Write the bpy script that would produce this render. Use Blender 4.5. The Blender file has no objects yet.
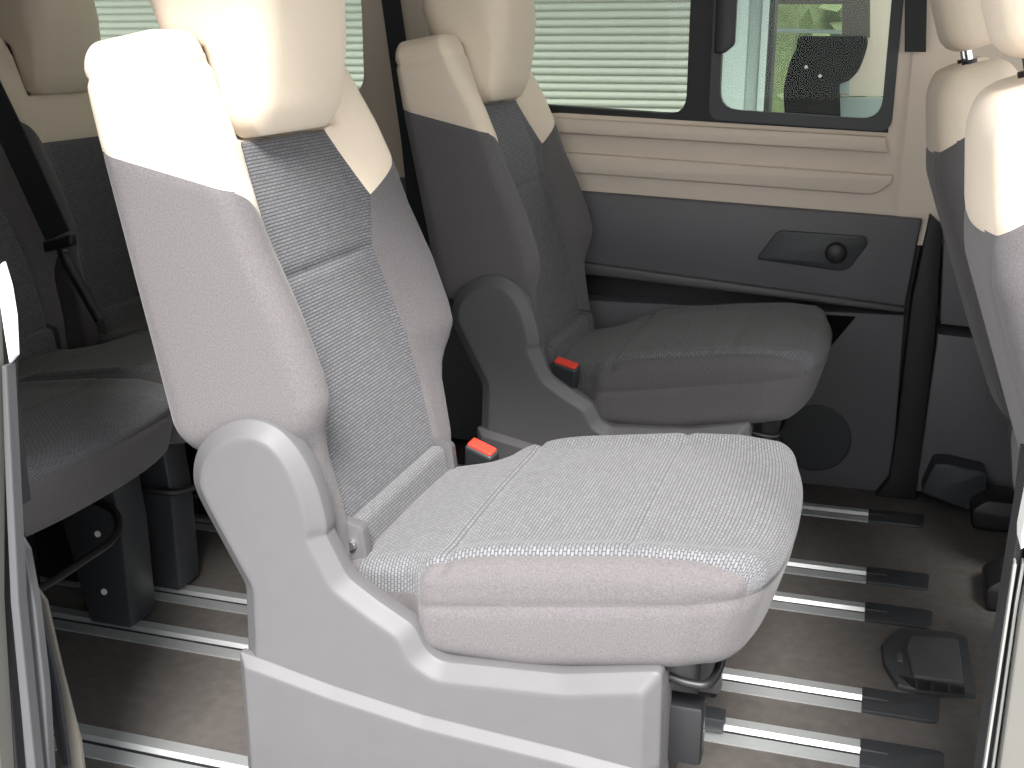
import bpy, bmesh, math, random
from mathutils import Vector, Matrix
from mathutils.geometry import tessellate_polygon
random.seed(7)
S = bpy.context.scene
COL = S.collection

# ------------------------------------------------------------------ materials
def _mat(name):
    m = bpy.data.materials.new(name); m.use_nodes = True
    nt = m.node_tree
    return m, nt, nt.nodes['Principled BSDF']

def n(nt, t, **kw):
    x = nt.nodes.new(t)
    for k, v in kw.items():
        if k in x.inputs: x.inputs[k].default_value = v
        else: setattr(x, k, v)
    return x

def mix_col(nt, fac, a, b):
    x = nt.nodes.new('ShaderNodeMix'); x.data_type = 'RGBA'
    nt.links.new(fac, x.inputs[0])
    x.inputs[6].default_value = (*a, 1); x.inputs[7].default_value = (*b, 1)
    return x.outputs[2]

def mat_plain(name, col, rough=.5, metal=0., spec=.5, var=.06, vscale=30, bump=0., bscale=400):
    m, nt, b = _mat(name)
    tc = n(nt, 'ShaderNodeTexCoord')
    nz = n(nt, 'ShaderNodeTexNoise', Scale=vscale, Detail=4.)
    nt.links.new(tc.outputs['Object'], nz.inputs['Vector'])
    a = tuple(c*(1-var) for c in col); c2 = tuple(min(1, c*(1+var)) for c in col)
    nt.links.new(mix_col(nt, nz.outputs['Fac'], a, c2), b.inputs['Base Color'])
    b.inputs['Roughness'].default_value = rough; b.inputs['Metallic'].default_value = metal
    b.inputs['Specular IOR Level'].default_value = spec
    if bump:
        nb = n(nt, 'ShaderNodeTexNoise', Scale=bscale, Detail=2.)
        nt.links.new(tc.outputs['Object'], nb.inputs['Vector'])
        bp = n(nt, 'ShaderNodeBump', Strength=bump, Distance=.001)
        nt.links.new(nb.outputs['Fac'], bp.inputs['Height'])
        nt.links.new(bp.outputs['Normal'], b.inputs['Normal'])
    return m

def mat_fabric(name, a, c, scale=420, bump=.5):
    m, nt, b = _mat(name)
    tc = n(nt, 'ShaderNodeTexCoord')
    nz = n(nt, 'ShaderNodeTexNoise', Scale=scale, Detail=3., Roughness=.7)
    nt.links.new(tc.outputs['Object'], nz.inputs['Vector'])
    cr = n(nt, 'ShaderNodeMapRange'); cr.inputs[1].default_value = .3; cr.inputs[2].default_value = .7
    nt.links.new(nz.outputs['Fac'], cr.inputs[0])
    nt.links.new(mix_col(nt, cr.outputs[0], a, c), b.inputs['Base Color'])
    b.inputs['Roughness'].default_value = .95; b.inputs['Specular IOR Level'].default_value = .2
    b.inputs['Sheen Weight'].default_value = .15
    bp = n(nt, 'ShaderNodeBump', Strength=bump, Distance=.0008)
    nt.links.new(nz.outputs['Fac'], bp.inputs['Height']); nt.links.new(bp.outputs['Normal'], b.inputs['Normal'])
    return m

def mat_knit(name, thread, gap, rows, cols, off=.5, mort=.2):
    """woven dashes: brick cells laid along the seat width (local Y), rows along the leaning height or along X"""
    m, nt, b = _mat(name)
    au = n(nt, 'ShaderNodeAttribute', attribute_name='u'); av = n(nt, 'ShaderNodeAttribute', attribute_name='v')
    cb = n(nt, 'ShaderNodeCombineXYZ')
    nt.links.new(au.outputs['Fac'], cb.inputs['X']); nt.links.new(av.outputs['Fac'], cb.inputs['Y'])
    br = n(nt, 'ShaderNodeTexBrick'); br.offset = off
    br.inputs['Color1'].default_value = (1, 1, 1, 1); br.inputs['Color2'].default_value = (.7, .7, .7, 1)
    br.inputs['Mortar'].default_value = (0, 0, 0, 1)
    br.inputs['Scale'].default_value = 1.; br.inputs['Mortar Size'].default_value = rows*mort
    br.inputs['Mortar Smooth'].default_value = 1.
    br.inputs['Brick Width'].default_value = cols; br.inputs['Row Height'].default_value = rows
    nt.links.new(cb.outputs[0], br.inputs['Vector'])
    nt.links.new(mix_col(nt, br.outputs['Color'], gap, thread), b.inputs['Base Color'])
    b.inputs['Roughness'].default_value = .9; b.inputs['Specular IOR Level'].default_value = .2
    b.inputs['Sheen Weight'].default_value = .15
    bp = n(nt, 'ShaderNodeBump', Strength=.5, Distance=.0012)
    nt.links.new(br.outputs['Color'], bp.inputs['Height']); nt.links.new(bp.outputs['Normal'], b.inputs['Normal'])
    return m

M = {}
M['grey'] = mat_fabric('grey seat cloth', (.100, .091, .095), (.144, .133, .138))
M['beige'] = mat_fabric('beige seat cover', (.77, .655, .525), (.81, .695, .565), 260, .15)
M['rib_back'] = mat_knit('ribbed back cloth', (.168, .167, .180), (.046, .046, .054), .0046, .013, mort=.26)
M['rib_seat'] = mat_knit('woven seat cloth', (.195, .195, .205), (.062, .062, .068), .0048, .0095, mort=.27)
M['plastic'] = mat_plain('grey seat plastic', (.102, .099, .104), .55, bump=.12, bscale=900)
M['dark'] = mat_plain('dark plastic', (.03, .032, .036), .5, bump=.1)
M['black'] = mat_plain('black plastic', (.012, .012, .014), .45)
M['rubber'] = mat_plain('black rubber seal', (.01, .01, .012), .6)
M['alu'] = mat_plain('brushed aluminium', (.78, .81, .82), .42, metal=.75, var=.04, vscale=12)
M['steel'] = mat_plain('bright steel', (.75, .75, .75), .2, metal=1.)
M['carpet'] = mat_plain('dark carpet', (.098, .089, .084), 1., spec=.1, var=.28, vscale=45, bump=1., bscale=500)
M['trim'] = mat_plain('beige cabin trim', (.68, .585, .49), .6, var=.02, bump=.08)
M['wall_dark'] = mat_plain('dark door trim', (.11, .107, .117), .55, bump=.15, bscale=900)
M['void'] = mat_plain('black seat cloth outside', (.008, .008, .008), 1., spec=0.)
M['hatch'] = mat_plain('dark hatch plastic', (.04, .042, .046), .5, bump=.1)
M['shell_paint'] = mat_plain('black wall lining', (.03, .03, .033), .6)
M['red'] = mat_plain('red release button', (.75, .05, .03), .35)
M['strap'] = mat_plain('grey brown belt webbing', (.095, .085, .075), .8, var=.2, vscale=80)
M['belt'] = mat_plain('black belt webbing', (.02, .022, .028), .7, var=.2, vscale=80)
M['white'] = mat_plain('white plastic', (.8, .8, .78), .35)
M['paint'] = mat_plain('grey lacquered sill', (.13, .125, .115), .3)
M['jamb'] = mat_plain('grey jamb trim', (.075, .075, .08), .5)
M['jambline'] = mat_plain('pale grey sill line', (.26, .26, .25), .4)
M['shutter'] = mat_plain('pale green shutter', (.385, .405, .36), .5, var=.03)
M['post'] = mat_plain('grey green post', (.28, .34, .33), .5)
M['hedge'] = mat_plain('hedge leaves', (.06, .085, .032), .7, var=.6, vscale=25)
M['asphalt'] = mat_plain('light paving', (.30, .30, .29), .9)
M['roof'] = mat_plain('pale headliner', (.75, .72, .67), .9)

def mat_glass():
    m = bpy.data.materials.new('tinted glass'); m.use_nodes = True
    nt = m.node_tree; nt.nodes.clear()
    o = nt.nodes.new('ShaderNodeOutputMaterial')
    t = nt.nodes.new('ShaderNodeBsdfTransparent'); t.inputs[0].default_value = (.87, .91, .865, 1)
    g = nt.nodes.new('ShaderNodeBsdfGlossy'); g.inputs['Roughness'].default_value = .02
    fr = nt.nodes.new('ShaderNodeFresnel'); fr.inputs[0].default_value = 1.2
    mx = nt.nodes.new('ShaderNodeMixShader')
    nt.links.new(fr.outputs[0], mx.inputs[0]); nt.links.new(t.outputs[0], mx.inputs[1]); nt.links.new(g.outputs[0], mx.inputs[2])
    nt.links.new(mx.outputs[0], o.inputs[0])
    return m
M['glass'] = mat_glass()

# ------------------------------------------------------------------ object helpers
def link(name, bm, mat, parent=None, sharp=40, smooth=True):
    me = bpy.data.meshes.new(name)
    bmesh.ops.recalc_face_normals(bm, faces=bm.faces[:])
    bm.to_mesh(me); bm.free()
    if smooth:
        me.shade_smooth(); me.set_sharp_from_angle(angle=math.radians(sharp))
    me.materials.append(mat)
    o = bpy.data.objects.new(name, me); COL.objects.link(o)
    if parent: o.parent = parent
    return o

def tag(o, label, cat, group=None):
    o['label'] = label; o['category'] = cat
    if group: o['group'] = group
    return o

def thing(name, label, cat, loc=(0, 0, 0), group=None):
    o = bpy.data.objects.new(name, None); COL.objects.link(o)
    o.location = loc; o.empty_display_size = .05
    return tag(o, label, cat, group)

def struct(name, bm, mat, parent=None, **k):
    o = link(name, bm, mat, parent, **k)
    if parent is None: o['kind'] = 'structure'
    return o

def kids(o): return [c for c in bpy.data.objects if c.parent == o]

def dup(root, loc, label, group=None, skip=()):
    r = root.copy(); COL.objects.link(r); r.location = loc; r['label'] = label
    if group: r['group'] = group
    for ch in kids(root):
        if ch.name.split('.')[0] in skip: continue
        c = ch.copy(); COL.objects.link(c); c.parent = r
        for g in kids(ch):
            d = g.copy(); COL.objects.link(d); d.parent = c
    return r

# ------------------------------------------------------------------ mesh helpers
def axis_pts(h, r, step, extra=()):
    """lattice positions -h..h, finer inside the rounded ends"""
    v = []
    k = 5
    for i in range(k):
        v.append(-h + r*(1-math.cos(i/k*math.pi/2)) if False else -h + r*(i/k))
    m = max(1, int(round((2*h-2*r)/step)))
    for i in range(m+1): v.append(-h+r+(2*h-2*r)*i/m)
    for i in range(1, k+1): v.append(h-r+r*(i/k))
    v += list(extra)
    v = sorted(v); out = [v[0]]
    for x in v[1:]:
        if x-out[-1] > 1e-5: out.append(x)
    return out

def rbox(hx, hy, hz, r, step=.01, flat=None):
    """closed box with rounded edges as a fine quad lattice, centred on 0"""
    X, Y, Z = (axis_pts(h, r, step) for h in (hx, hy, hz))
    bm = bmesh.new(); V = {}
    lu = bm.verts.layers.float.new('u'); lv = bm.verts.layers.float.new('v')
    nx, ny, nz = len(X)-1, len(Y)-1, len(Z)-1
    def vert(i, j, k):
        q = (i, j, k)
        if q not in V:
            p = Vector((X[i], Y[j], Z[k]))
            inn = Vector((max(-hx+r, min(hx-r, p.x)), max(-hy+r, min(hy-r, p.y)), max(-hz+r, min(hz-r, p.z))))
            d = p-inn
            if d.length > 1e-9:
                # cube-to-sphere mapping keeps the lattice even round the edges
                a = [math.tan(max(-1, min(1, c/r))*math.pi/4) for c in d]
                e = Vector(a)
                d = e.normalized()*r if e.length > 0 else e
            V[q] = bm.verts.new(inn+d)
            sy = (1 if j == ny else -1 if j == 0 else 0)
            if flat == 'top':       # cloth laid over the top and folded down
                V[q][lu] = p.y+sy*(hz-p.z); V[q][lv] = p.x+(hz-p.z if i == nx else 0)
            else:
                V[q][lu] = p.y+sy*(hx-p.x); V[q][lv] = p.z+(hx-p.x if k == nz else 0)
        return V[q]
    def face(*q):
        bm.faces.new([vert(*a) for a in q])
    for i in range(nx):
        for j in range(ny):
            face((i, j, 0), (i, j+1, 0), (i+1, j+1, 0), (i+1, j, 0))
            face((i, j, nz), (i+1, j, nz), (i+1, j+1, nz), (i, j+1, nz))
    for i in range(nx):
        for k in range(nz):
            face((i, 0, k), (i+1, 0, k), (i+1, 0, k+1), (i, 0, k+1))
            face((i, ny, k), (i, ny, k+1), (i+1, ny, k+1), (i+1, ny, k))
    for j in range(ny):
        for k in range(nz):
            face((0, j, k), (0, j, k+1), (0, j+1, k+1), (0, j+1, k))
            face((nx, j, k), (nx, j+1, k), (nx, j+1, k+1), (nx, j, k+1))
    return bm

def sm(a, b, x):
    t = max(0., min(1., (x-a)/(b-a))); return t*t*(3-2*t)

def lut(tab, x):
    if x <= tab[0][0]: return tab[0][1]
    for (a, va), (b, vb) in zip(tab, tab[1:]):
        if x <= b: return va+(vb-va)*(x-a)/(b-a)
    return tab[-1][1]

def cut(bm, co, no):
    g = bm.verts[:]+bm.edges[:]+bm.faces[:]
    bmesh.ops.bisect_plane(bm, geom=g, plane_co=co, plane_no=no, dist=1e-6)

def seg_dist(p, a, b):
    px, py = p; ax, ay = a; bx, by = b
    dx, dy = bx-ax, by-ay
    t = max(0, min(1, ((px-ax)*dx+(py-ay)*dy)/(dx*dx+dy*dy+1e-12)))
    return math.hypot(px-ax-t*dx, py-ay-t*dy)

def inpoly(p, poly):
    x, y = p; c = False
    for (x1, y1), (x2, y2) in zip(poly, poly[1:]+poly[:1]):
        if (y1 > y) != (y2 > y) and x < (x2-x1)*(y-y1)/(y2-y1)+x1: c = not c
    return c

def split(bm, fn=None):
    """copies of bm holding only the faces of each class (by fn, else by material index)"""
    out = {}
    cl = {}
    bm.faces.index_update()
    for f in bm.faces:
        cl[f.index] = fn(f.calc_center_median()) if fn else f.material_index
    for c in set(cl.values()):
        b = bm.copy(); b.faces.ensure_lookup_table()
        kill = [b.faces[i] for i in cl if cl[i] != c]
        bmesh.ops.delete(b, geom=kill, context='FACES')
        for f in b.faces: f.material_index = 0
        out[c] = b
    return out

def round_poly(pts, r, k=4):
    """2D polygon with rounded corners"""
    out = []
    m = len(pts)
    for i in range(m):
        p0 = Vector(pts[i-1]); p = Vector(pts[i]); p1 = Vector(pts[(i+1) % m])
        ri = r[i] if isinstance(r, (list, tuple)) else r
        a = (p0-p); b = (p1-p)
        t = min(ri, a.length*.48, b.length*.48)
        if t < 1e-5: out.append(tuple(p)); continue
        A = p+a.normalized()*t; B = p+b.normalized()*t
        for j in range(k+1):
            u = j/k
            q = A*(1-u)**2+p*2*u*(1-u)+B*u*u
            out.append((q.x, q.y))
    return out

def inset(poly, d):
    m = len(poly)
    area = sum(poly[i-1][0]*poly[i][1]-poly[i][0]*poly[i-1][1] for i in range(m))
    sg = 1 if area > 0 else -1
    out = []
    for i in range(m):
        p = Vector(poly[i]); e0 = (p-Vector(poly[i-1])); e1 = (Vector(poly[(i+1) % m])-p)
        if e0.length < 1e-9: e0 = e1
        if e1.length < 1e-9: e1 = e0
        e0 = e0.normalized(); e1 = e1.normalized()
        n0 = Vector((-e0.y, e0.x)); n1 = Vector((-e1.y, e1.x))
        b = n0+n1
        b = b/max(.35, b.length_squared/2)/1.0 if b.length > 1e-6 else n0
        out.append((p.x+sg*b.x*d, p.y+sg*b.y*d))
    return out

def prism(bm, poly, y0, y1, ch=0., plane='XZ', both=False, ins=None, fine=False, rad=None):
    """extruded polygon from y0 to y1, the y0 edge chamfered by ch (depth) / ins (inset)"""
    ins = ch if ins is None else ins
    def P(a, y):
        return (a[0], y, a[1]) if plane == 'XZ' else ((a[0], a[1], y) if plane == 'XY' else (y, a[0], a[1]))
    sgn = 1 if y1 > y0 else -1
    rings = []
    if ch > 0:
        w = max(ins, .001)
        def at(d): return round_poly(inset(poly, d), rad, 4)
        rings += [(at(w*1.25), y0), (at(w), y0), (at(w*.90), y0+sgn*ch*.05), (at(w*.78), y0+sgn*ch*.18),
                  (at(w*.2), y0+sgn*ch*.78), (at(w*.04), y0+sgn*ch*.92), (at(0), y0+sgn*ch)] if fine else \
                 [(inset(poly, ins), y0), (inset(poly, ins*.3), y0+sgn*ch*.3), (poly, y0+sgn*ch)]
    else: rings += [(poly, y0)]
    if both and ch > 0: rings += [(poly, y1-sgn*ch), (inset(poly, ins*.3), y1-sgn*ch*.3), (inset(poly, ins), y1)]
    else: rings += [(round_poly(poly, rad, 4) if fine else poly, y1)]
    vs = [[bm.verts.new(P(a, y)) for a in pl] for pl, y in rings]
    m = len(vs[0])
    for A, B in zip(vs, vs[1:]):
        for i in range(m): bm.faces.new((A[i], A[(i+1) % m], B[(i+1) % m], B[i]))
    for ring in (vs[0], vs[-1]):
        for tri in tessellate_polygon([[Vector((p[0], p[1], 0)) for p in (rings[0][0] if ring is vs[0] else rings[-1][0])]]):
            try: bm.faces.new([ring[i] for i in tri])
            except ValueError: pass
    return bm

def box(bm, x0, x1, y0, y1, z0, z1, ch=.0):
    a = [(x0, y0), (x1, y0), (x1, y1), (x0, y1)]
    if ch: a = round_poly(a, ch, 2)
    return prism(bm, a, z1, z0, ch, 'XY')

def tube(bm, pts, r, k=10, flat=None, up=(0, 0, 1), cap=True):
    """swept tube; flat=(a,b) sweeps a flat strip section instead"""
    pts = [Vector(p) for p in pts]; rings = []
    for i, p in enumerate(pts):
        t = (pts[min(i+1, len(pts)-1)]-pts[max(i-1, 0)]).normalized()
        u = Vector(up)
        if abs(t.dot(u)) > .95: u = Vector((1, 0, 0)) if abs(t.x) < .9 else Vector((0, 1, 0))
        s = t.cross(u).normalized(); w = s.cross(t).normalized()
        if flat:
            a, b = flat
            c = [(-a, -b), (a, -b), (a, b), (-a, b)]
            rings.append([bm.verts.new(p+s*x+w*y) for x, y in c])
        else:
            rings.append([bm.verts.new(p+(s*math.cos(2*math.pi*j/k)+w*math.sin(2*math.pi*j/k))*r) for j in range(k)])
    m = len(rings[0])
    for A, B in zip(rings, rings[1:]):
        for j in range(m): bm.faces.new((A[j], A[(j+1) % m], B[(j+1) % m], B[j]))
    if cap:
        bm.faces.new(rings[0]); bm.faces.new(rings[-1])
    return bm

def lathe(bm, prof, c, axis='Y', k=24):
    rings = []
    for r, h in prof:
        ring = []
        for j in range(k):
            a, b = r*math.cos(2*math.pi*j/k), r*math.sin(2*math.pi*j/k)
            ring.append(bm.verts.new((c[0]+a, c[1]+h, c[2]+b) if axis == 'Y' else ((c[0]+a, c[1]+b, c[2]+h) if axis == 'Z' else (c[0]+h, c[1]+a, c[2]+b))))
        rings.append(ring)
    for A, B in zip(rings, rings[1:]):
        for j in range(k): bm.faces.new((A[j], A[(j+1) % k], B[(j+1) % k], B[j]))
    bm.faces.new(rings[0]); bm.faces.new(rings[-1])
    return bm

def smooth_path(pts, k=6):
    pts = [Vector(p) for p in pts]; out = []
    for i in range(len(pts)-1):
        p0 = pts[max(i-1, 0)]; p1 = pts[i]; p2 = pts[i+1]; p3 = pts[min(i+2, len(pts)-1)]
        for j in range(k):
            t = j/k
            out.append(.5*((2*p1)+(-p0+p2)*t+(2*p0-5*p1+4*p2-p3)*t*t+(-p0+3*p1-3*p2+p3)*t**3))
    out.append(pts[-1]); return out

# ------------------------------------------------------------------ the seat (local frame: x forward, y across, z up; origin on the floor)
OX, OY = -.45, 1.447                  # where the near seat stands
LEAN = math.radians(10.3)
HX, HZ = -.648-OX, .33                # hinge of the backrest
def to_seat(d, y, s, lean=LEAN, hx=HX, hz=HZ):
    return Vector((hx-s*math.sin(lean)+d*math.cos(lean), y, hz+s*math.cos(lean)+d*math.sin(lean)))

CREST = [(0, .04), (.1, .055), (.19, .056), (.235, .064), (.275, .082), (.31, .080), (.38, .068), (.47, .044), (.54, .032), (.6, .016), (.68, -.014), (.75, -.035)]
def front(y, s):
    a = abs(y)
    c = lut([(0, .03), (.1, .036), (.2, .028), (.35, .010), (.5, -.002), (.6, -.02), (.74, -.03)], s)
    k = lut(CREST, s)
    inner = lut([(0, .13), (.2, .14), (.42, .115), (.5, .125), (.6, .10), (.74, .10)], s)
    f = c+(k-c)*sm(inner, .225, a)
    return f-(f+.095)*sm(.605, .62, s)*(1-sm(.134, .142, a))

TIP, SEAM, LOW, BOT, TOP = (.165, .495), (.140, .42), (.165, .20), (.160, .03), (.118, .605)
INS = [(-BOT[0], BOT[1]), (BOT[0], BOT[1]), LOW, SEAM, TIP, TOP, (-TOP[0], TOP[1]), (-TIP[0], TIP[1]), (-SEAM[0], SEAM[1]), (-LOW[0], LOW[1])]
INS_REAR = [(-.16, .03), (.16, .03), (.165, .20), (.14, .42), (.165, .495), (-.165, .495), (-.14, .42), (-.165, .20)]
def line_beige(y): return .495+(abs(y)-.165)/.085*.058
def line_side(d): return .5428+(.03-d)*.43

def backrest_bm(ins, dx=0., step=.009):
    bm = rbox(.103, .25, .373, .034, step)       # x: depth, y: width, z: height
    for v in bm.verts:
        s = v.co.z+.373; y = v.co.y; t = (v.co.x+.103)/.206
        w = lut([(0, .86), (.19, .895), (.216, .91), (.234, .955), (.249, .99), (.272, 1.0), (.55, 1.0), (.68, .995), (.75, .96)], s)
        y *= w
        rear = lut([(0, -.09), (.20, -.10), (.234, -.135), (.264, -.146), (.62, -.148), (.75, -.145)], s)
        f = front(y, s)
        v.co = (rear+t*(f-rear), y, s)
    L = [((ins[i]), ins[(i+1) % len(ins)]) for i in range(len(ins))]
    for (a, b) in L:
        cut(bm, (0, a[0], a[1]), (0, -(b[1]-a[1]), b[0]-a[0]))
    for sg in (-1, 1):
        cut(bm, (0, sg*.165, .495), (0, -sg*.058/.085, 1))
        cut(bm, (0, sg*.235, 0), (0, 1, 0))
    cut(bm, (.03, 0, .5428), (.43, 0, 1))
    cut(bm, (0, 0, .42), (0, 0, 1))
    cut(bm, (0, 0, .702), (0, 0, 1))
    def cls(c):
        d, y, s = c
        if d > -.06 and inpoly((y, s), ins): return 1
        ln = line_beige(y) if (abs(y) < .235 and d > -.05) else line_side(d)
        return 2 if s > ln else 0
    for f in bm.faces: f.material_index = cls(f.calc_center_median())
    bm.normal_update()
    disp = []
    for v in bm.verts:
        d, y, s = v.co; q = 0.
        if d > -.06 and abs(y) < .235:
            e = min(seg_dist((y, s), a, b) for a, b in L)
            q = max(q, .0045*math.exp(-(e/.0045)**2))
            if abs(y) < .14 and not dx: q = max(q, .005*math.exp(-((s-.42)/.005)**2))
            if abs(y) > .16: q = max(q, .002*math.exp(-((s-line_beige(y))/.004)**2))
        elif abs(y) >= .235:
            q = max(q, .002*math.exp(-((s-line_side(d))/.004)**2))
        if d < -.005 and s > .6: q = max(q, .003*math.exp(-((s-.702)/.004)**2))
        if q > 1e-4: disp.append((v, v.normal*q))
    for v, q in disp: v.co -= q
    parts = split(bm); bm.free()
    for b in parts.values():
        for v in b.verts: v.co = to_seat(*v.co)+Vector((dx, 0, 0))
    return parts

def headrest_bm(dx=0.):
    bm = rbox(.08, .132, .125, .042, .011)
    FR = [(0, .005), (.03, .02), (.10, .044), (.16, .058), (.22, .060), (.25, .055)]
    RR = [(0, -.045), (.115, -.05), (.128, -.06), (.138, -.108), (.2, -.120), (.31, -.11)]
    for v in bm.verts:
        s = v.co.z+.125; t = (v.co.x+.08)/.16; y = v.co.y
        f = lut(FR, s)+.010*(1-(y/.132)**2); r = lut(RR, s)
        y *= lut([(0, .93), (.08, .98), (.16, 1), (.31, .93)], s)
        v.co = to_seat(r+t*(f-r), y, s+.604)+Vector((dx, 0, 0))
    return bm

def cush_top(x): return lut([(-.64, .378), (-.55, .398), (-.48, .420), (-.40, .436), (-.24, .458), (-.16, .463), (-.10, .462), (-.05, .455)], x)
def cush_bot(x): return lut([(-.64, .300), (-.51, .294), (-.36, .293), (-.14, .330), (-.05, .335)], x)
def welt(x): return .365+.157*(x+.494)
def cushion_bm(dx=0.):
    x0, x1 = -.635+dx, -.048
    bm = rbox((x1-x0)/2, .25, .08, .034, .0095, 'top')
    xm = (x0+x1)/2
    for v in bm.verts:
        x = v.co.x+xm; y = v.co.y; t = (v.co.z+.08)/.16
        w = lut([(-.64, .78), (-.53, .81), (-.508, .86), (-.494, .99), (-.45, 1.), (-.14, 1.), (-.05, .93)], x)
        # bowed front edge, bottom of the front face set back
        fx = sm(-.25, -.05, x)
        x = x-.030*fx*(abs(y)/.25)**2.5-.034*fx*(1-t)**1.2
        w *= .985+.015*math.sin(min(1, t*1.3)*math.pi)
        yy = y*w
        top = cush_top(x)+.008*(1-(y/.25)**2)+.010*math.exp(-((abs(y)-.215)/.022)**2)*sm(-.52, -.42, x)-.012*(1-sm(-.50, -.475, x))*0
        b = cush_bot(x)
        v.co = (x, yy, b+t*(top-b))
    for sg in (-1, 1): cut(bm, (0, sg*.226, 0), (0, 1, 0))
    cut(bm, (-.494, 0, .365), (-.157, 0, 1))
    cut(bm, (-.468, 0, 0), (1, 0, 0)); cut(bm, (-.237, 0, 0), (1, 0, 0))
    for f in bm.faces:
        c = f.calc_center_median()
        f.material_index = 1 if (abs(c.y) < .226 and c.z > welt(c.x) and c.x > -.60+dx) else 0
    bm.normal_update(); disp = []
    for v in bm.verts:
        x, y, z = v.co; q = 0.; up = v.normal.z > .35
        if z > welt(x)-.01 and x > -.5:
            q = max(q, .0035*math.exp(-((abs(y)-.226)/.004)**2))
        if not up or x > -.1: q = max(q, (.004 if abs(y) > .1 or x > -.12 else 0)*math.exp(-((z-welt(x))/.0045)**2)*(1 if x > -.5 else 0))
        if up and abs(y) < .24:
            q = max(q, .006*math.exp(-((x+.468)/.006)**2))
            if abs(y) < .226: q = max(q, .004*math.exp(-((x+.237)/.005)**2))
        if q > 1e-4: disp.append((v, v.normal*q))
    for v, q in disp: v.co -= q
    for v in bm.verts: v.co.x -= OX
    parts = split(bm); bm.free()
    return parts

SHELL = [(-.796, .513), (-.785, .548), (-.757, .577), (-.715, .594), (-.674, .588), (-.643, .560), (-.622, .518), (-.611, .470), (-.612, .452),
         (-.585, .398), (-.545, .372), (-.497, .345), (-.482, .312), (-.462, .301), (-.305, .311), (-.186, .336), (-.184, .09), (-.745, .09), (-.733, .30), (-.731, .366), (-.762, .425), (-.791, .483)]
def shell_bm(y0, y1, ch):
    global SHELL
    if len(SHELL) < 30:
        dome = [(p.x, p.y) for p in smooth_path([(*q, 0) for q in SHELL[-3:]+SHELL[:9]], 3)]
        SHELL = dome+SHELL[9:-3]
    pl = [(x-OX, z) for x, z in SHELL]
    return prism(bmesh.new(), pl, y0, y1, ch, ins=.021, fine=True, rad=.012)

def make_seat(name, label, group, ins=INS, dx=0.):
    r = thing(name, label, 'car seat', (OX, OY, 0), group)
    p = backrest_bm(ins, dx)
    link('backrest', p[0], M['grey'], r, 60)['label'] = 'grey cloth backrest bolsters'
    link('shoulder_panel', p[2], M['beige'], r, 60)['label'] = 'beige upper backrest cover'
    link('centre_panel', p[1], M['rib_back'], r, 60)['label'] = 'ribbed grey blue centre panel'
    link('headrest', headrest_bm(dx), M['beige'], r, 60)['label'] = 'beige headrest'
    c = cushion_bm(dx)
    link('seat_cushion', c[0], M['grey'], r, 60)
    link('cushion_panel', c[1], M['rib_seat'], r, 60)['label'] = 'woven pale grey cushion centre'
    # ribbed strip between backrest and cushion
    bm = rbox(.027, .158, .048, .012, .02)
    for v in bm.verts: v.co = to_seat(v.co.x+.028, v.co.y+.003, v.co.z+.045)+Vector((dx, 0, 0))
    link('hinge_cover', bm, M['rib_seat'], r)
    for sg in (-1, 1):
        bm = bmesh.new()
        pl = [(-.655-OX+dx, .32), (-.588-OX+dx, .335), (-.600-OX+dx, .43), (-.640-OX+dx, .44)]
        prism(bm, round_poly(pl, .008), sg*.178, sg*.160, .003)
        hb = link('hinge_bracket', bm, M['plastic'], r)
        bm = bmesh.new()
        lathe(bm, [(.001, .004), (.006, .004), (.007, 0), (.007, -.006)] if sg > 0 else [(.001, -.004), (.006, -.004), (.007, 0), (.007, .006)], (-.615-OX+dx, sg*.182, .405), 'Y', 12)
        link('hinge_bolt', bm, M['steel'], hb)
    return r

def add_dome_base(r):
    link('side_cover', shell_bm(-.272, -.234, .016), M['plastic'], r, 50)
    # lower plinth, standing slightly proud, and the plain inner cover
    bm = bmesh.new()
    pl = [(-.738-OX, .02), (-.738-OX, .277), (-.70-OX, .270), (-.605-OX, .250), (-.482-OX, .231), (-.302-OX, .218), (-.178-OX, .206), (-.178-OX, .02)]
    prism(bm, pl, -.284, -.262, .012, ins=.013, fine=True, rad=.004)
    link('plinth', bm, M['plastic'], r, 50)
    bm = bmesh.new()
    pl = [(-.74-OX, .02), (-.74-OX, .29), (-.60-OX, .315), (-.49-OX, .31), (-.46-OX, .29), (-.18-OX, .31), (-.165-OX, .02)]
    prism(bm, round_poly(pl, .01, 2), .258, .232, .008)
    link('inner_cover', bm, M['plastic'], r, 35)
    bm = bmesh.new(); box(bm, -.235-OX, -.1855-OX, -.250, -.175, .02, .318, .003)
    link('front_cover', bm, M['plastic'], r, 35)
    # pan between the covers
    bm = bmesh.new()
    pl = [(-.72-OX, .03), (-.72-OX, .29), (-.46-OX, .285), (-.20-OX, .30), (-.20-OX, .03)]
    prism(bm, pl, -.204, .231)
    link('seat_pan', bm, M['dark'], r, 35)
    for y in (-.16, .161):
        bm = bmesh.new()
        box(bm, -.70-OX, -.15-OX, y-.018, y+.018, .0065, .03, .003)
        link('rail_slider', bm, M['dark'], r)
    # release handle bar under the cushion's front edge
    bm = bmesh.new()
    tube(bm, smooth_path([(-.2-OX, -.20, .300), (-.16-OX, -.205, .294), (-.135-OX, -.19, .294), (-.13-OX, -.10, .298), (-.13-OX, .10, .298), (-.135-OX, .16, .294), (-.2-OX, .175, .297)], 5), .006)
    link('release_bar', bm, M['black'], r, 60)
    bm = bmesh.new()
    box(bm, -.2-OX, -.145-OX, -.188, -.150, .17, .25, .005)
    link('front_bracket', bm, M['black'], r)

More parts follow.
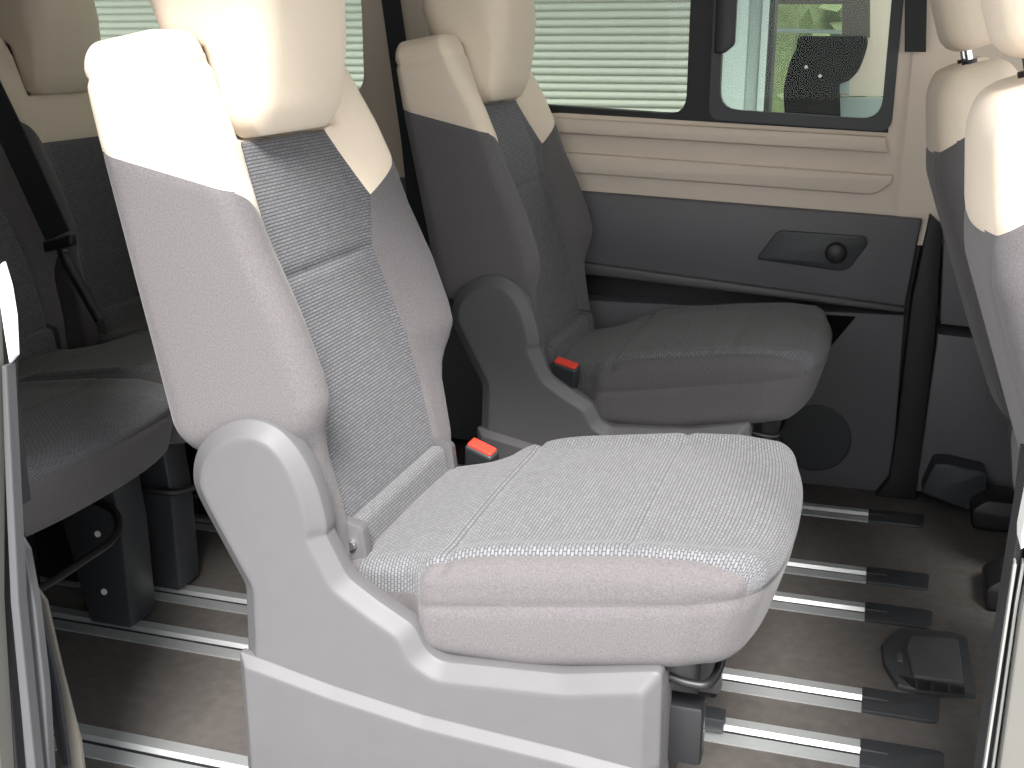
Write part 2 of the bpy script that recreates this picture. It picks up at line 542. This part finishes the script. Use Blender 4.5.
def make_buckle(r, loc, rot):
    """belt buckle stalk, part of its seat"""
    b = rbox(.027, .014, .036, .006, .012)
    mt = Matrix.Translation(loc) @ Matrix.Rotation(rot[2], 4, 'Z') @ Matrix.Rotation(rot[1], 4, 'Y') @ Matrix.Rotation(rot[0], 4, 'X')
    bmesh.ops.transform(b, matrix=mt, verts=b.verts[:])
    o = link('belt_buckle', b, M['dark'], r)
    b = rbox(.0235, .010, .006, .003, .01)
    bmesh.ops.transform(b, matrix=mt @ Matrix.Translation((0, 0, .034)), verts=b.verts[:])
    link('release_button', b, M['red'], o)['label'] = 'red release button'
    b = bmesh.new(); tube(b, [mt @ Vector((0, 0, -.035)), mt @ Vector((0, 0, -.10))], .009)
    link('buckle_stalk', b, M['black'], o)
    return o

GRP2 = None
rear0 = make_seat('rear_seat', 'x', None, INS_REAR, -.06)
near = make_seat('passenger_seat', 'nearest seat, brightly lit, beige headrest, grey cushion, grey dome shaped side cover', GRP2)
# the third row is copied before the dome cover is added
third = []
labs = ['rear row seat beside the left door frame, its grey cushion front in view',
        'middle seat of the shaded rear row, black belt hanging over its backrest',
        'far rear row seat with brown beige headrest against the rear side window']
for i in range(3):
    loc = (OX-1.045, OY+.479*i, 0)
    if i == 0: rear0['label'] = labs[0]; rear0.location = loc; third.append(rear0)
    else: third.append(dup(rear0, loc, labs[i]))
    third[-1].scale = (1, .945, 1)

far = dup(near, (OX, OY+.957, 0), 'shaded seat behind the nearest seat, beside the far wall, dark grey cushion and red buckle')
add_dome_base(near); add_dome_base(far)
make_buckle(near, (-.578-OX, .245, .372), (.35, .25, -.25))
make_buckle(far, (-.562-OX, -.236, .388), (.3, .22, -.15))

# third row legs and under-seat frame
for i, t in enumerate(third):
    bm = bmesh.new()
    for y in (.161-.03, ):
        pl = [(-.20-OX, .0065), (-.185-OX, .10), (-.20-OX, .27), (-.22-OX, .30), (-.36-OX, .30), (-.30-OX, .0065)]
        prism(bm, round_poly([(-.185-OX, .0065), (-.185-OX, .20), (-.195-OX, .30), (-.33-OX, .30), (-.275-OX, .0065)], .008, 2), y+.034, y+.12, .006, both=True)
    lg = link('leg', bm, M['dark'], t, 35)
    for z in (.075, .19, .275):
        bm = bmesh.new(); lathe(bm, [(.006, -.003), (.006, .002)], (-.235-OX, .1655, z), 'Y', 10)
        link('bolt', bm, M['white'], lg)  # white colour stands in for light on the metal bolts
    bm = bmesh.new()
    prism(bm, round_poly([(-.185-OX, .0065), (-.185-OX, .20), (-.195-OX, .30), (-.33-OX, .30), (-.275-OX, .0065)], .008, 2), -.174, -.095, .006, both=True)
    lg = link('leg', bm, M['dark'], t, 35)
    bm = bmesh.new()
    box(bm, -.58-OX, -.20-OX, -.20, .20, .285, .2925)
    link('seat_pan', bm, M['black'], t)
    bm = bmesh.new()
    tube(bm, smooth_path([(-.33-OX, -.21, .235), (-.19-OX, -.20, .225), (-.15-OX, -.15, .22), (-.145-OX, 0, .22), (-.15-OX, .10, .225), (-.19-OX, .15, .25), (-.3-OX, .16, .26)], 5), .007)
    link('release_bar', bm, M['black'], t, 60)
    bm = bmesh.new()
    box(bm, -.60-OX, -.40-OX, -.20, .20, .0065, .20, .01)
    link('rear_mount', bm, M['black'], t)

# ------------------------------------------------------------------ front seats seen from behind
def front_seat(x, y, label, kind):
    r = thing('front_seat', label, 'car seat', (x, y, 0), None)
    lean = math.radians(19)
    def tr(d, yy, s): return to_seat(d, yy, s, lean, 0, .36)
    bm = rbox(.085, .25, .338, .05, .013)
    for v in bm.verts:
        s = v.co.z+.338; yy = v.co.y; t = (v.co.x+.085)/.17
        w = lut([(0, .86), (.15, .95), (.4, 1.), (.5, .97), (.6, .90), (.69, .80)], s)
        rear = lut([(0, -.07), (.2, -.08), (.5, -.085), (.69, -.04)], s)-.02*(1-(yy/.25)**2)
        fr = .03+.05*sm(.12, .22, abs(yy))
        v.co = (rear+t*(fr-rear), yy*w, s)
    z0 = .575
    cut(bm, (0, 0, z0), (-.35, 0, 1))
    for sg in (-1, 1): cut(bm, (0, sg*.185, 0), (0, 1, 0))
    bm.normal_update()
    for v in bm.verts:
        e = abs(v.co.z-z0-.35*v.co.x)
        q = .003*math.exp(-(e/.005)**2)
        if v.normal.x < -.3 or True: q = max(q, .003*math.exp(-((abs(v.co.y)-.185)/.005)**2)) if v.co.x < -.03 and v.co.z < z0-.01 else q
        v.co -= v.normal*q
    parts = split(bm, lambda c: 'beige' if c.z-z0-.35*c.x > 0 else 'grey'); bm.free()
    for k, nm, mt in (('grey', 'backrest', 'grey'), ('beige', 'shoulder_panel', 'beige')):
        for v in parts[k].verts: v.co = tr(*v.co)
        o = link(nm, parts[k], M[mt], r, 60)
    o['label'] = 'beige upper backrest cover'
    bm = rbox(.06, .125, .105, .04, .013)
    for v in bm.verts:
        s = v.co.z+.105
        v.co = tr(v.co.x+.034+.02*(v.co.y/.125)**2, v.co.y*lut([(0, .95), (.1, 1), (.21, .9)], s), s+.698)
    link('headrest', bm, M['beige'], r, 60)
    for sg in (-1, 1):
        bm = bmesh.new(); tube(bm, [tr(.01, sg*.07, .645), tr(.015, sg*.07, .71)], .007)
        po = link('headrest_post', bm, M['steel'], r, 60)
        bm = bmesh.new(); tube(bm, [tr(.011, sg*.07, .662), tr(.0125, sg*.07, .682)], .014)
        link('post_collar', bm, M['black'], po, 60)
    bm = rbox(.25, .25, .07, .04, .02)
    for v in bm.verts: v.co = (v.co.x+.26, v.co.y, .40+v.co.z+.05*(v.co.x+.25))
    link('seat_cushion', bm, M['grey'], r, 60)
    # side cover of the recliner and base box
    for sg in (-1, 1):
        bm = bmesh.new()
        pl = round_poly([(-.07, .25), (-.09, .38), (-.03, .46), (.05, .44), (.12, .36), (.45, .33), (.47, .20), (0, .20)], .03, 4)
        prism(bm, pl, sg*.275, sg*.245, .01)
        link('side_cover', bm, M['plastic'], r, 35)
    bm = bmesh.new()
    box(bm, .02, .48, -.2, .2, .07, .32, .01)
    link('base_frame', bm, M['dark'], r)
    for sg in (-1, 1):
        bm = bmesh.new()
        pl = round_poly([(-.085, .004), (-.09, .05), (-.06, .075), (.46, .075), (.5, .004)], .008, 2)
        prism(bm, pl, sg*.20-.055, sg*.20+.055, .008, both=True)
        link('rail_cover', bm, M['black'], r, 35)
    return r
front_seat(.375, 1.447, 'front seat nearest the door at the right edge, sunlit pale upper back over grey cloth', 0)
front_seat(.36, 2.405, 'front seat back beside the far wall, shaded beige top, behind the sunlit front seat', 1)

# ------------------------------------------------------------------ floor and rails
bm = bmesh.new(); box(bm, -2.45, 1.6, .96, 2.95, -.06, 0)
struct('floor', bm, M['carpet'], smooth=False)
RY = [1.287, 1.608, 1.762, 2.082, 2.246, 2.566]
rl = ['floor rail nearest to the open door, running under the near seat', 'second floor rail from the door, under the near seat front bracket',
      'third floor rail from the door, just beyond the near seat base', 'fourth floor rail from the door, passing the square floor hatch',
      'fifth floor rail from the door, under the far seat', 'floor rail nearest to the far wall']
for y, lb in zip(RY, rl):
    r = thing('floor_rail', lb, 'rail', (0, y, 0), 'aluminium seat rails in the floor')
    for pl in ([(-.036, 0), (-.036, .003), (-.009, .003), (-.0075, .002), (-.0075, 0)],
               [(.001, 0), (.002, .001), (.0075, .0065), (.0095, .0065), (.012, .0035), (.035, .003), (.037, 0)]):
        bm = bmesh.new(); prism(bm, pl, -2.42, .055, plane='YZ')
        link('rail_flange', bm, M['alu'], r, 30)
    bm = bmesh.new(); box(bm, -2.42, .055, -.0073, .0008, 0, .0008)
    link('rail_slot', bm, M['black'], r)
    bm = bmesh.new()
    prism(bm, round_poly([(.0555, -.036), (.172, -.036), (.178, .037), (.0555, .037)], [0, .012, .012, 0], 3), .006, 0, .002, 'XY')
    ec = link('end_cap', bm, M['dark'], r); ec['label'] = 'dark plastic rail end cap'
    bm = bmesh.new(); box(bm, .0556, .095, .001, .004, .0061, .0072)
    link('cap_pin', bm, M['jamb'], ec)

# floor hatch
h = thing('floor_hatch', 'dark plastic hatch with vent slots set in the carpet between rail ends', 'hatch', (0, 0, 0))
bm = bmesh.new()
fr = [(0.0850, 1.9521), (0.1164, 2.0229), (0.2087, 2.0360), (0.2334, 2.0207), (0.2338, 1.8237), (0.1427, 1.8113), (0.1110, 1.8176), (0.0885, 1.8848)]
prism(bm, fr, .011, 0, .006, 'XY')
link('hatch_frame', bm, M['hatch'], h)
bm = bmesh.new()
prism(bm, round_poly([(0.1263, 1.9372), (0.1356, 1.9848), (0.2158, 1.9984), (0.2168, 1.8446), (0.1360, 1.8426)], .006, 2), .017, .0112, .003, 'XY')
link('hatch_lid', bm, M['jamb'], h)
bm = bmesh.new()
prism(bm, [(0.1135, 1.8423), (0.1343, 1.8387), (0.2162, 1.8347), (0.2164, 1.8124), (0.1415, 1.8050)], .0125, .0111, 0, 'XY')
link('vent_slot', bm, M['black'], h)
for u in ((0.1416, 1.8185), (0.1652, 1.8161), (0.1918, 1.8179)):
    bm = bmesh.new()
    box(bm, u[0]-.002, u[0]+.002, u[1]-.012, u[1]+.012, .0126, .015)
    link('vent_rib', bm, M['hatch'], h)
bm = bmesh.new()
u = (0.1141, 1.9047)
box(bm, u[0]-.004, u[0]+.006, u[1]-.015, u[1]+.015, .0112, .0145, .002)
link('latch', bm, M['jamb'], h)

# ------------------------------------------------------------------ far wall (left side of the vehicle)
YW = 2.74
bm = bmesh.new()
prism(bm, [(-1.1599, 0.8520), (-0.7311, 0.8765), (0.0235, 0.8461), (0.0222, 1.2476), (0.0725, 1.2465), (0.1194, 0.6590), (-0.6584, 0.6906), (-1.1643, 0.7125)], YW, 2.95)        # trim below and beside the window
prism(bm, [(-1.23, .5), (-1.06, .5), (-1.06, 1.5), (-1.23, 1.5)], YW-.02, 2.95)
prism(bm, [(-2.45, .5), (-1.23, .5), (-1.23, .905), (-2.45, .95)], YW, 2.95)
prism(bm, [(.06, .6), (.70, .6), (.70, 1.5), (.06, 1.5)], YW-.005, 2.95)
prism(bm, [(-2.45, 1.36), (1.5, 1.36), (1.5, 1.5), (-2.45, 1.5)], YW, 2.95)
struct('wall_left', bm, M['trim'], smooth=False)
# stepped ledges of the trim under the window
def ledge(name, poly, y0, mat, ch=.006, y1=YW+.01):
    b = bmesh.new(); prism(b, poly, y0, y1, ch); return struct(name, b, M[mat], sharp=30)
ledge('trim_1', [(-1.1378, 0.8585), (-0.7256, 0.8661), (0.0178, 0.8387), (0.0272, 0.8042), (-0.7252, 0.8310), (-1.1387, 0.8292)], 2.715, 'trim')
ledge('trim_2', [(-1.1403, 0.7751), (-0.7246, 0.7862), (0.0422, 0.7542), (0.0396, 0.7364), (0.0177, 0.7179), (-0.0031, 0.7104), (-0.7240, 0.7386), (-1.1414, 0.7403)], 2.722, 'trim')
# dark sliding door panel below
bm = bmesh.new()
prism(bm, [(-1.1558, 0.7149), (-0.6536, 0.6931), (0.1122, 0.6615), (0.0953, 0.4549), (-0.6628, 0.5168), (-1.1612, 0.5413)], 2.715, 2.95, .008)
d1 = struct('door_1', bm, M['wall_dark'], sharp=30)
bm = bmesh.new()
prism(bm, round_poly([(-1.1710, 0.4303), (-0.6648, 0.4232), (0.0972, 0.4376), (0.1027, 0.1586), (0.0982, 0.0314), (0.0678, -0.0162), (-0.7190, 0.0064), (-1.1836, 0.0282)], [.0, .0, .0, .03, .03, .03, 0, 0], 4), 2.735, 2.95, .006)
link('lower_panel', bm, M['wall_dark'], d1, 30)
bm = bmesh.new()
prism(bm, [(-1.1526, 0.5475), (-0.6580, 0.5256), (0.0942, 0.4638), (0.0955, 0.4499), (-0.6575, 0.4960), (-1.1533, 0.5243)], 2.695, 2.74, .006)
link('armrest_strip', bm, M['jamb'], d1, 30)
bm = bmesh.new()
prism(bm, round_poly([(-0.2454, 0.5530), (-0.1995, 0.6232), (-0.0039, 0.6187), (0.0020, 0.6008), (-0.0328, 0.5437), (-0.0498, 0.5357)], .012, 4), 2.709, 2.7148, .003)
hc = link('handle_cup', bm, M['dark'], d1, 30)
c = (-0.0660, 0.5790)
bm = bmesh.new(); lathe(bm, [(.012, -.016), (.021, -.012), (.024, -.004), (.024, .008)], (c[0], 2.70, c[1]), 'Y', 20)
link('handle_knob', bm, M['black'], hc)
bm = bmesh.new()
prism(bm, round_poly([(-0.1372, 0.4249), (-0.0103, 0.4265), (-0.0670, 0.3426), (-0.1311, 0.3375)], .004, 2), 2.731, 2.736, .002)
link('door_pocket', bm, M['void'], d1)
c = (-0.0800, 0.1195)
bm = bmesh.new(); lathe(bm, [(.080, -.003), (.084, -.002), (.088, .008)], (c[0], 2.735, c[1]), 'Y', 40)
link('speaker_grille', bm, M['dark'], d1, 12)
# recess backing and sill behind the door panel
bm = bmesh.new()
prism(bm, [(-2.45, 0), (.9, 0), (.9, .68), (-2.45, .72)], 2.80, 2.95)
struct('trim_3', bm, M['black'], smooth=False)
bm = bmesh.new()
prism(bm, [(0.1272, 0.6738), (0.1566, 0.6508), (0.1655, 0.3920), (0.1621, 0.1144), (0.1596, 0.0009), (0.0631, -0.0109), (0.0970, 0.0443), (0.1036, 0.1701), (0.1077, 0.4809)], 2.70, 2.95, .004)
struct('trim_4', bm, M['rubber'])
bm = bmesh.new()
prism(bm, [(0.1591, 0.6465), (0.3563, 0.6296), (0.3813, 0.4221), (0.1720, 0.4344)], 2.68, 2.95, .004)
prism(bm, [(0.1703, 0.4087), (0.3843, 0.3972), (0.4282, 0.0336), (0.1594, 0.0262)], 2.69, 2.95, .004)
struct('trim_5', bm, M['wall_dark'])
bm = bmesh.new()
prism(bm, round_poly([(0.1667, 0.0501), (0.1877, 0.1235), (0.2174, 0.1268), (0.2973, 0.1140), (0.3094, 0.0034)], .006, 2), 2.62, 2.7, .006)
struct('trim_6', bm, M['dark'], sharp=30)
bm = bmesh.new(); prism(bm, [(0.0256, 1.2052), (0.0713, 1.2043), (0.0853, 1.0196), (0.0428, 1.0195)], 2.70, 2.74, .003)
struct('trim_7', bm, M['rubber'])

# windows
def frame_bm(outer, inner, y0, y1):
    b = bmesh.new()
    m = len(outer)
    A = [b.verts.new((x, y0, z)) for x, z in outer]; B = [b.verts.new((x, y0, z)) for x, z in inner]
    Cc = [b.verts.new((x, y1, z)) for x, z in outer]; D = [b.verts.new((x, y1, z)) for x, z in inner]
    for i in range(m):
        j = (i+1) % m
        b.faces.new((A[i], A[j], B[j], B[i])); b.faces.new((Cc[i], D[i], D[j], Cc[j]))
        b.faces.new((A[i], Cc[i], Cc[j], A[j])); b.faces.new((B[i], B[j], D[j], D[i]))
    return b
def rect_poly(x0, x1, zl, zr, zt, r, k=5):
    return round_poly([(x0, zl), (x1, zr), (x1, zt), (x0, zt)], r, k)
Yg = 2.78
o1 = rect_poly(-1.06, .062, .885, .832, 1.38, .01); i1 = rect_poly(-1.0, -.43, .905, .877, 1.36, .045)
# one dark surround with two openings: left pane fixed, right pane slides
bm = frame_bm(rect_poly(-1.06, -.385, .885, .852, 1.38, .004), i1, 2.75, 2.80)
w1 = struct('window_1', bm, M['rubber'], sharp=30)
bm = bmesh.new(); prism(bm, i1, 2.772, 2.776); link('pane', bm, M['glass'], w1)
bm = frame_bm(rect_poly(-.385, .062, .852, .832, 1.38, .004), rect_poly(-.357, .008, .890, .872, 1.36, .045), 2.745, 2.80)
w2 = struct('window_2', bm, M['rubber'], sharp=30)
bm = bmesh.new(); prism(bm, rect_poly(-.357, .008, .890, .872, 1.36, .045), 2.762, 2.766); link('pane', bm, M['glass'], w2)
bm = frame_bm(rect_poly(-.375, .03, .868, .849, 1.38, .03), rect_poly(-.352, .006, .893, .876, 1.36, .045), 2.735, 2.7445)
link('sliding_frame', bm, M['dark'], w2, 30)
bm = bmesh.new(); prism(bm, round_poly([(-.368, 1.015), (-.345, 1.015), (-.322, 1.035), (-.322, 1.20), (-.368, 1.20)], .006, 2), 2.722, 2.735, .004)
link('latch', bm, M['black'], w2)
i3 = rect_poly(-2.3, -1.245, .94, .915, 1.36, .05)
bm = frame_bm(rect_poly(-2.45, -1.2305, .93, .90, 1.38, .004), i3, 2.75, 2.80)
w3 = struct('window_3', bm, M['trim'], sharp=30)
bm = bmesh.new(); prism(bm, i3, 2.772, 2.776); link('pane', bm, M['glass'], w3)

# hanging black belt at the pillar between the windows
bm = bmesh.new()
tube(bm, [(-1.145, 2.685, 1.35), (-1.14, 2.685, 1.15), (-1.09, 2.67, .80), (-1.07, 2.66, .6), (-1.06, 2.66, .40)], .01, flat=(.024, .0015), up=(0, 1, 0))
tag(link('seat_belt', bm, M['belt'], smooth=False), 'black belt hanging down the pillar behind the far seat', 'seat belt')
b = thing('seat_belt', 'black belt with buckle hanging over the rear row backrest at left', 'seat belt', (0, 0, 0))
bm = bmesh.new()
pts = [((-1.7146, 0.9866), 1.95), ((-1.6534, 0.8514), 1.95), ((-1.5739, 0.6615), 1.95)]
tube(bm, [(p[0], y, p[1]) for p, y in pts], .01, flat=(.032, .002), up=(0, 1, 0))
link('webbing', bm, M['belt'], b, smooth=False)
p = (-1.5669, 0.6483)
bm = rbox(.035, .012, .012, .006, .02)
for v in bm.verts: v.co = Vector((p[0]+v.co.x, 1.945+v.co.y, p[1]+v.co.z+.25*v.co.x))
link('tongue', bm, M['black'], b)
bm = bmesh.new()
p2 = (-1.5551, 0.6099); p3 = (-1.4940, 0.4917)
tube(bm, [(p[0]+.005, 1.945, p[1]-.01), (p2[0], 1.945, p2[1]), (p3[0], 1.95, p3[1])], .012)
link('lower_strap', bm, M['black'], b)
bm = bmesh.new()
tube(bm, [(p[0]-.005, 1.94, p[1]-.018), (p[0]+.02, 1.94, p[1]-.014)], .005)
link('tongue_plate', bm, M['steel'], b)

# ------------------------------------------------------------------ body shell: roof, rear, near side and the door frames
bm = bmesh.new(); box(bm, -2.45, 1.6, 1.0, 2.95, 1.5, 1.55)  # unseen roof, height and near edge set for the shade it casts
struct('ceiling', bm, M['roof'], smooth=False)
bm = bmesh.new(); box(bm, -2.55, -2.45, .96, 2.95, -.06, 1.55)
struct('wall_rear', bm, M['trim'], smooth=False)
bm = bmesh.new(); box(bm, -2.45, -1.04, 1.03, 1.08, 0, .5); box(bm, -2.45, -.955, 1.03, 1.08, .5, 1.5)  # upper panel carried forward out of view to shade the rear row
box(bm, -1.02, 1.6, .98, 1.06, 1.40, 1.5); box(bm, .24, 1.6, .98, 1.06, 0, .80)  # unseen header and front door panel, added to cut the sun
struct('wall_right', bm, M['shell_paint'], smooth=False)
bm = bmesh.new()
prism(bm, round_poly([(1.25, .98), (2.6, .98), (2.6, 1.38), (1.25, 1.38)], .06, 4), -2.449, -2.44, .003, 'YZ')
struct('window_4', bm, M['rubber'], sharp=30)
def strip(name, px, y0, y1, mat, ch=.002):
    b = bmesh.new(); prism(b, px, y0, y1, ch); return struct(name, b, M[mat], sharp=20)
YJ = 1.0
strip('trim_8', [(-0.9648, 0.8098), (-0.8889, 0.7724), (-0.8948, 0.6989), (-0.9156, 0.5609), (-0.9303, 0.4073), (-0.9441, 0.1742), (-0.9473, 0.0676), (-1.1005, 0.0318)], .985, 1.02, 'rubber')
strip('trim_9', [(-0.8635, 0.8189), (-0.8583, 0.7947), (-0.8568, 0.7624), (-0.8608, 0.7182), (-0.8713, 0.7084), (-0.8726, 0.7339), (-0.8737, 0.7776), (-0.8738, 0.8098)], .978, .984, 'white')
strip('trim_10', [(-0.8729, 0.7060), (-0.8850, 0.5719), (-0.8989, 0.4219), (-0.9072, 0.1953), (-0.9099, 0.0913), (-0.9253, 0.0877), (-0.9207, 0.1925), (-0.9102, 0.4202), (-0.8946, 0.5708), (-0.8795, 0.7055)], .975, .99, 'jamb')
strip('trim_11', [(-0.8944, 0.6970), (-0.9112, 0.5539), (-0.9215, 0.5025), (-0.9032, 0.4731), (-0.8990, 0.4023), (-0.9008, 0.2942), (-0.9103, 0.1679), (-0.9156, 0.0599), (-0.9630, 0.0489), (-0.9567, 0.1582), (-0.9400, 0.3960), (-0.9254, 0.5523), (-0.9053, 0.6961)], 1.0, 1.012, 'jamb')
strip('trim_12', [(-0.8609, 1.2999), (-0.8185, 1.2972), (-0.8776, 0.8181), (-0.8763, 0.7774), (-0.8848, 0.6881), (-0.9260, 0.4178), (-0.9464, 0.1872), (-0.9531, 0.0812), (-1.0784, 0.0519)], .96, .984, 'paint')
# B pillar on the right
strip('trim_13', [(0.1415, 0.7060), (0.1420, 0.6542), (0.1403, 0.5707), (0.1383, 0.3995), (0.1385, 0.3322), (0.1496, 0.3348), (0.1484, 0.4016), (0.1475, 0.5718), (0.1494, 0.6384), (0.1476, 0.7067)], .985, 1.03, 'rubber')
strip('trim_14', [(0.1419, 0.6183), (0.1414, 0.5806), (0.1396, 0.4131), (0.1400, 0.3473), (0.1416, 0.3477), (0.1417, 0.4136), (0.1434, 0.5809), (0.1434, 0.6185)], .975, .984, 'jambline')
strip('trim_15', [(0.1481, 0.6191), (0.1469, 0.5815), (0.1462, 0.4145), (0.1475, 0.3491), (0.1491, 0.3495), (0.1483, 0.4149), (0.1485, 0.5817), (0.1496, 0.6193)], .975, .984, 'jambline')
strip('trim_16', [(0.1425, 0.7106), (0.1430, 0.6927), (0.1408, 0.6513), (0.1420, 0.6403), (0.1462, 0.6455), (0.1537, 0.7073)], .95, .984, 'white')
strip('trim_17', [(0.0874, 1.2385), (0.1457, 0.7178), (0.1527, 0.6198), (0.1500, 0.5820), (0.1503, 0.4154), (0.1525, 0.3502), (0.2142, 0.3644), (0.1739, 0.7209), (0.1110, 1.2370)], .96, 1.03, 'paint')

# strap hanging inside the left door frame
b = thing('tether_strap', 'grey brown webbing strap hanging beside the left door frame down to the sill', 'strap', (0, 0, 0))
bm = bmesh.new()
prism(bm, [(-0.9747, 0.4618), (-0.9687, 0.4626), (-0.9574, 0.3964), (-0.9400, 0.3715), (-0.9290, 0.2748), (-0.9145, 0.1755), (-0.9140, 0.1306), (-0.9194, 0.0372), (-0.9550, 0.0290), (-0.9511, 0.1305), (-0.9548, 0.2413), (-0.9623, 0.3402), (-0.9696, 0.3946)], 1.065, 1.07, .001)
link('webbing', bm, M['strap'], b)
bm = bmesh.new()
prism(bm, [(-0.9622, 0.4703), (-0.9558, 0.4738), (-0.9411, 0.3486), (-0.9304, 0.2516), (-0.9296, 0.1416), (-0.9391, 0.1396), (-0.9427, 0.2494), (-0.9533, 0.3467)], 1.058, 1.062, .001)
link('hem', bm, M['belt'], b)

# ------------------------------------------------------------------ outside
bm = bmesh.new(); box(bm, -30, 30, -30, 30, -.60, -.55)
struct('ground', bm, M['asphalt'], smooth=False)
# roller shutter of the building beyond the windows
YS = 5.0
sh = bmesh.new()
z = -.55; hh = .033
prof = []
for k in range(115):
    z0 = z+k*hh
    prof += [(YS, z0), (YS-.010, z0+.005), (YS-.013, z0+.016), (YS-.009, z0+.027), (YS, z0+.031)]
prof2 = prof+[(YS+.1, prof[-1][1]), (YS+.1, prof[0][1])]
A = [sh.verts.new((-7.0, a, c)) for a, c in prof2]; B = [sh.verts.new((-.625, a, c)) for a, c in prof2]
for i in range(len(A)): sh.faces.new((A[i], A[(i+1) % len(A)], B[(i+1) % len(A)], B[i]))
tag(link('roller_shutter', sh, M['shutter'], sharp=50), 'pale green ribbed roller shutter outside the far windows', 'shutter')
bm = bmesh.new()
box(bm, -.625, -.525, 4.86, 5.0, -.55, 3.1, .01); box(bm, -.525, -.475, 4.91, 5.0, -.55, 3.1); box(bm, -.475, -.445, 4.86, 5.0, -.55, 3.1, .006)
tag(link('door_post', bm, M['post']), 'grey green metal post beside the shutter, seen through the sliding window', 'post')

bm = bmesh.new(); box(bm, -.444, -.425, 4.86, 5.0, -.55, 3.1)
tag(link('door_jamb', bm, M['black']), 'thin black jamb on the right side of the grey green post outside', 'jamb')
v = thing('parked_vehicle', 'dark parked vehicle with beige pillar seen through the sliding window', 'vehicle', (0, 0, 0))
bm = bmesh.new()
prism(bm, round_poly([(-0.4117, 1.0680), (-0.0802, 1.0675), (-0.0839, 1.0032), (-0.1124, 0.9009), (-0.1553, 0.8537), (-0.2014, 0.8438), (-0.1673, 0.5282), (-0.4278, 0.5214), (-0.4623, 0.8220), (-0.4375, 0.9554), (-0.4079, 1.0119)], .03, 3), 6.0, 6.3, .02)
link('seat_back', bm, M['void'], v)
bm = bmesh.new()
prism(bm, [(-0.2462, 1.5245), (0.1206, 1.5158), (0.1912, 0.7796), (-0.2068, 0.7744), (-0.1619, 0.9524), (-0.1818, 1.0787), (-0.2111, 1.0788)], 6.3, 6.4)
link('pillar', bm, M['trim'], v)
bm = bmesh.new()
prism(bm, [(-0.6168, 1.5294), (-0.1121, 1.5175), (-0.0731, 1.0591), (-0.2079, 1.0593), (-0.2207, 1.2215), (-0.5981, 1.2249)], 6.25, 6.29)
link('window_header', bm, M['strap'], v)
bm = bmesh.new()
prism(bm, [(-0.5508, 1.1084), (-0.2109, 1.0977), (-0.2094, 1.0785), (-0.5496, 1.0889)], 6.25, 6.28)
link('window_sill', bm, M['post'], v)
bm = bmesh.new()
prism(bm, [(-0.2703, 0.8547), (-0.1528, 0.8558), (-0.1472, 0.7871), (-0.2651, 0.7856)], 6.2, 6.28, .01); prism(bm, [(-0.2660, 0.7686), (0.1916, 0.7747), (0.2215, 0.4629), (-0.2420, 0.4495)], 6.22, 6.3, .01)
link('side_panel', bm, M['post'], v)
for q in ((-0.3582, 0.9229), (-0.2888, 0.8810)):
    bm = bmesh.new(); lathe(bm, [(.009, -.006), (.009, .012)], (q[0], 5.995, q[1]), 'Y', 10)
    link('rivet', bm, M['steel'], v)
bm = bmesh.new()
for k in range(900):
    a = Vector((random.uniform(-4, 3), 9+random.uniform(-.5, .5), random.uniform(-.5, 2.6)))
    d1v = Vector((random.gauss(0, 1), random.gauss(0, 1), random.gauss(0, 1))).normalized()*.11; e1v = d1v.orthogonal().normalized()*.07
    bm.faces.new([bm.verts.new(a+q) for q in (-d1v, e1v, d1v, -e1v)])
hb = bmesh.new(); box(hb, -4, 3, 9.1, 9.6, -.55, 2.4); tmp = bpy.data.meshes.new('tmp'); hb.to_mesh(tmp); hb.free(); bm.from_mesh(tmp); bpy.data.meshes.remove(tmp)
hd = tag(link('hedge', bm, M['hedge'], smooth=False), 'green hedge far outside seen through the sliding window', 'hedge')
bm = bmesh.new(); box(bm, -8, 6, 2.5, 5.2, 3.4, 3.5)
struct('added_canopy', bm, M['asphalt'], smooth=False)      # unseen canopy, added to keep the sun off the shutter
# ------------------------------------------------------------------ light, world, camera
W = bpy.data.worlds.new('sky'); S.world = W; W.use_nodes = True
bg = W.node_tree.nodes['Background']
bg.inputs[0].default_value = (.95, .98, 1., 1); bg.inputs[1].default_value = 2.9
sun = bpy.data.lights.new('sun', 'SUN'); sun.energy = 9.6; sun.angle = math.radians(18); sun.color = (1, .97, .93)
so = bpy.data.objects.new('sun', sun); COL.objects.link(so)
so.rotation_euler = Vector((.21, -.76, .86)).to_track_quat('Z', 'Y').to_euler()

cam = bpy.data.cameras.new('camera'); cam.sensor_width = 36; cam.lens = 36*1150/1024; cam.clip_start = .02
co = bpy.data.objects.new('camera', cam); COL.objects.link(co)
co.location = (0, 0, 1.04)
th, psi = math.radians(16.562), math.radians(17.27)
fw = Vector((-math.sin(psi)*math.cos(th), math.cos(psi)*math.cos(th), -math.sin(th)))
co.rotation_euler = fw.to_track_quat('-Z', 'Y').to_euler()
S.camera = co
S.view_settings.view_transform = 'Standard'; S.view_settings.look = 'None'
S.view_settings.exposure = 0.0; S.view_settings.gamma = 1.0
S.view_settings.use_curve_mapping = False
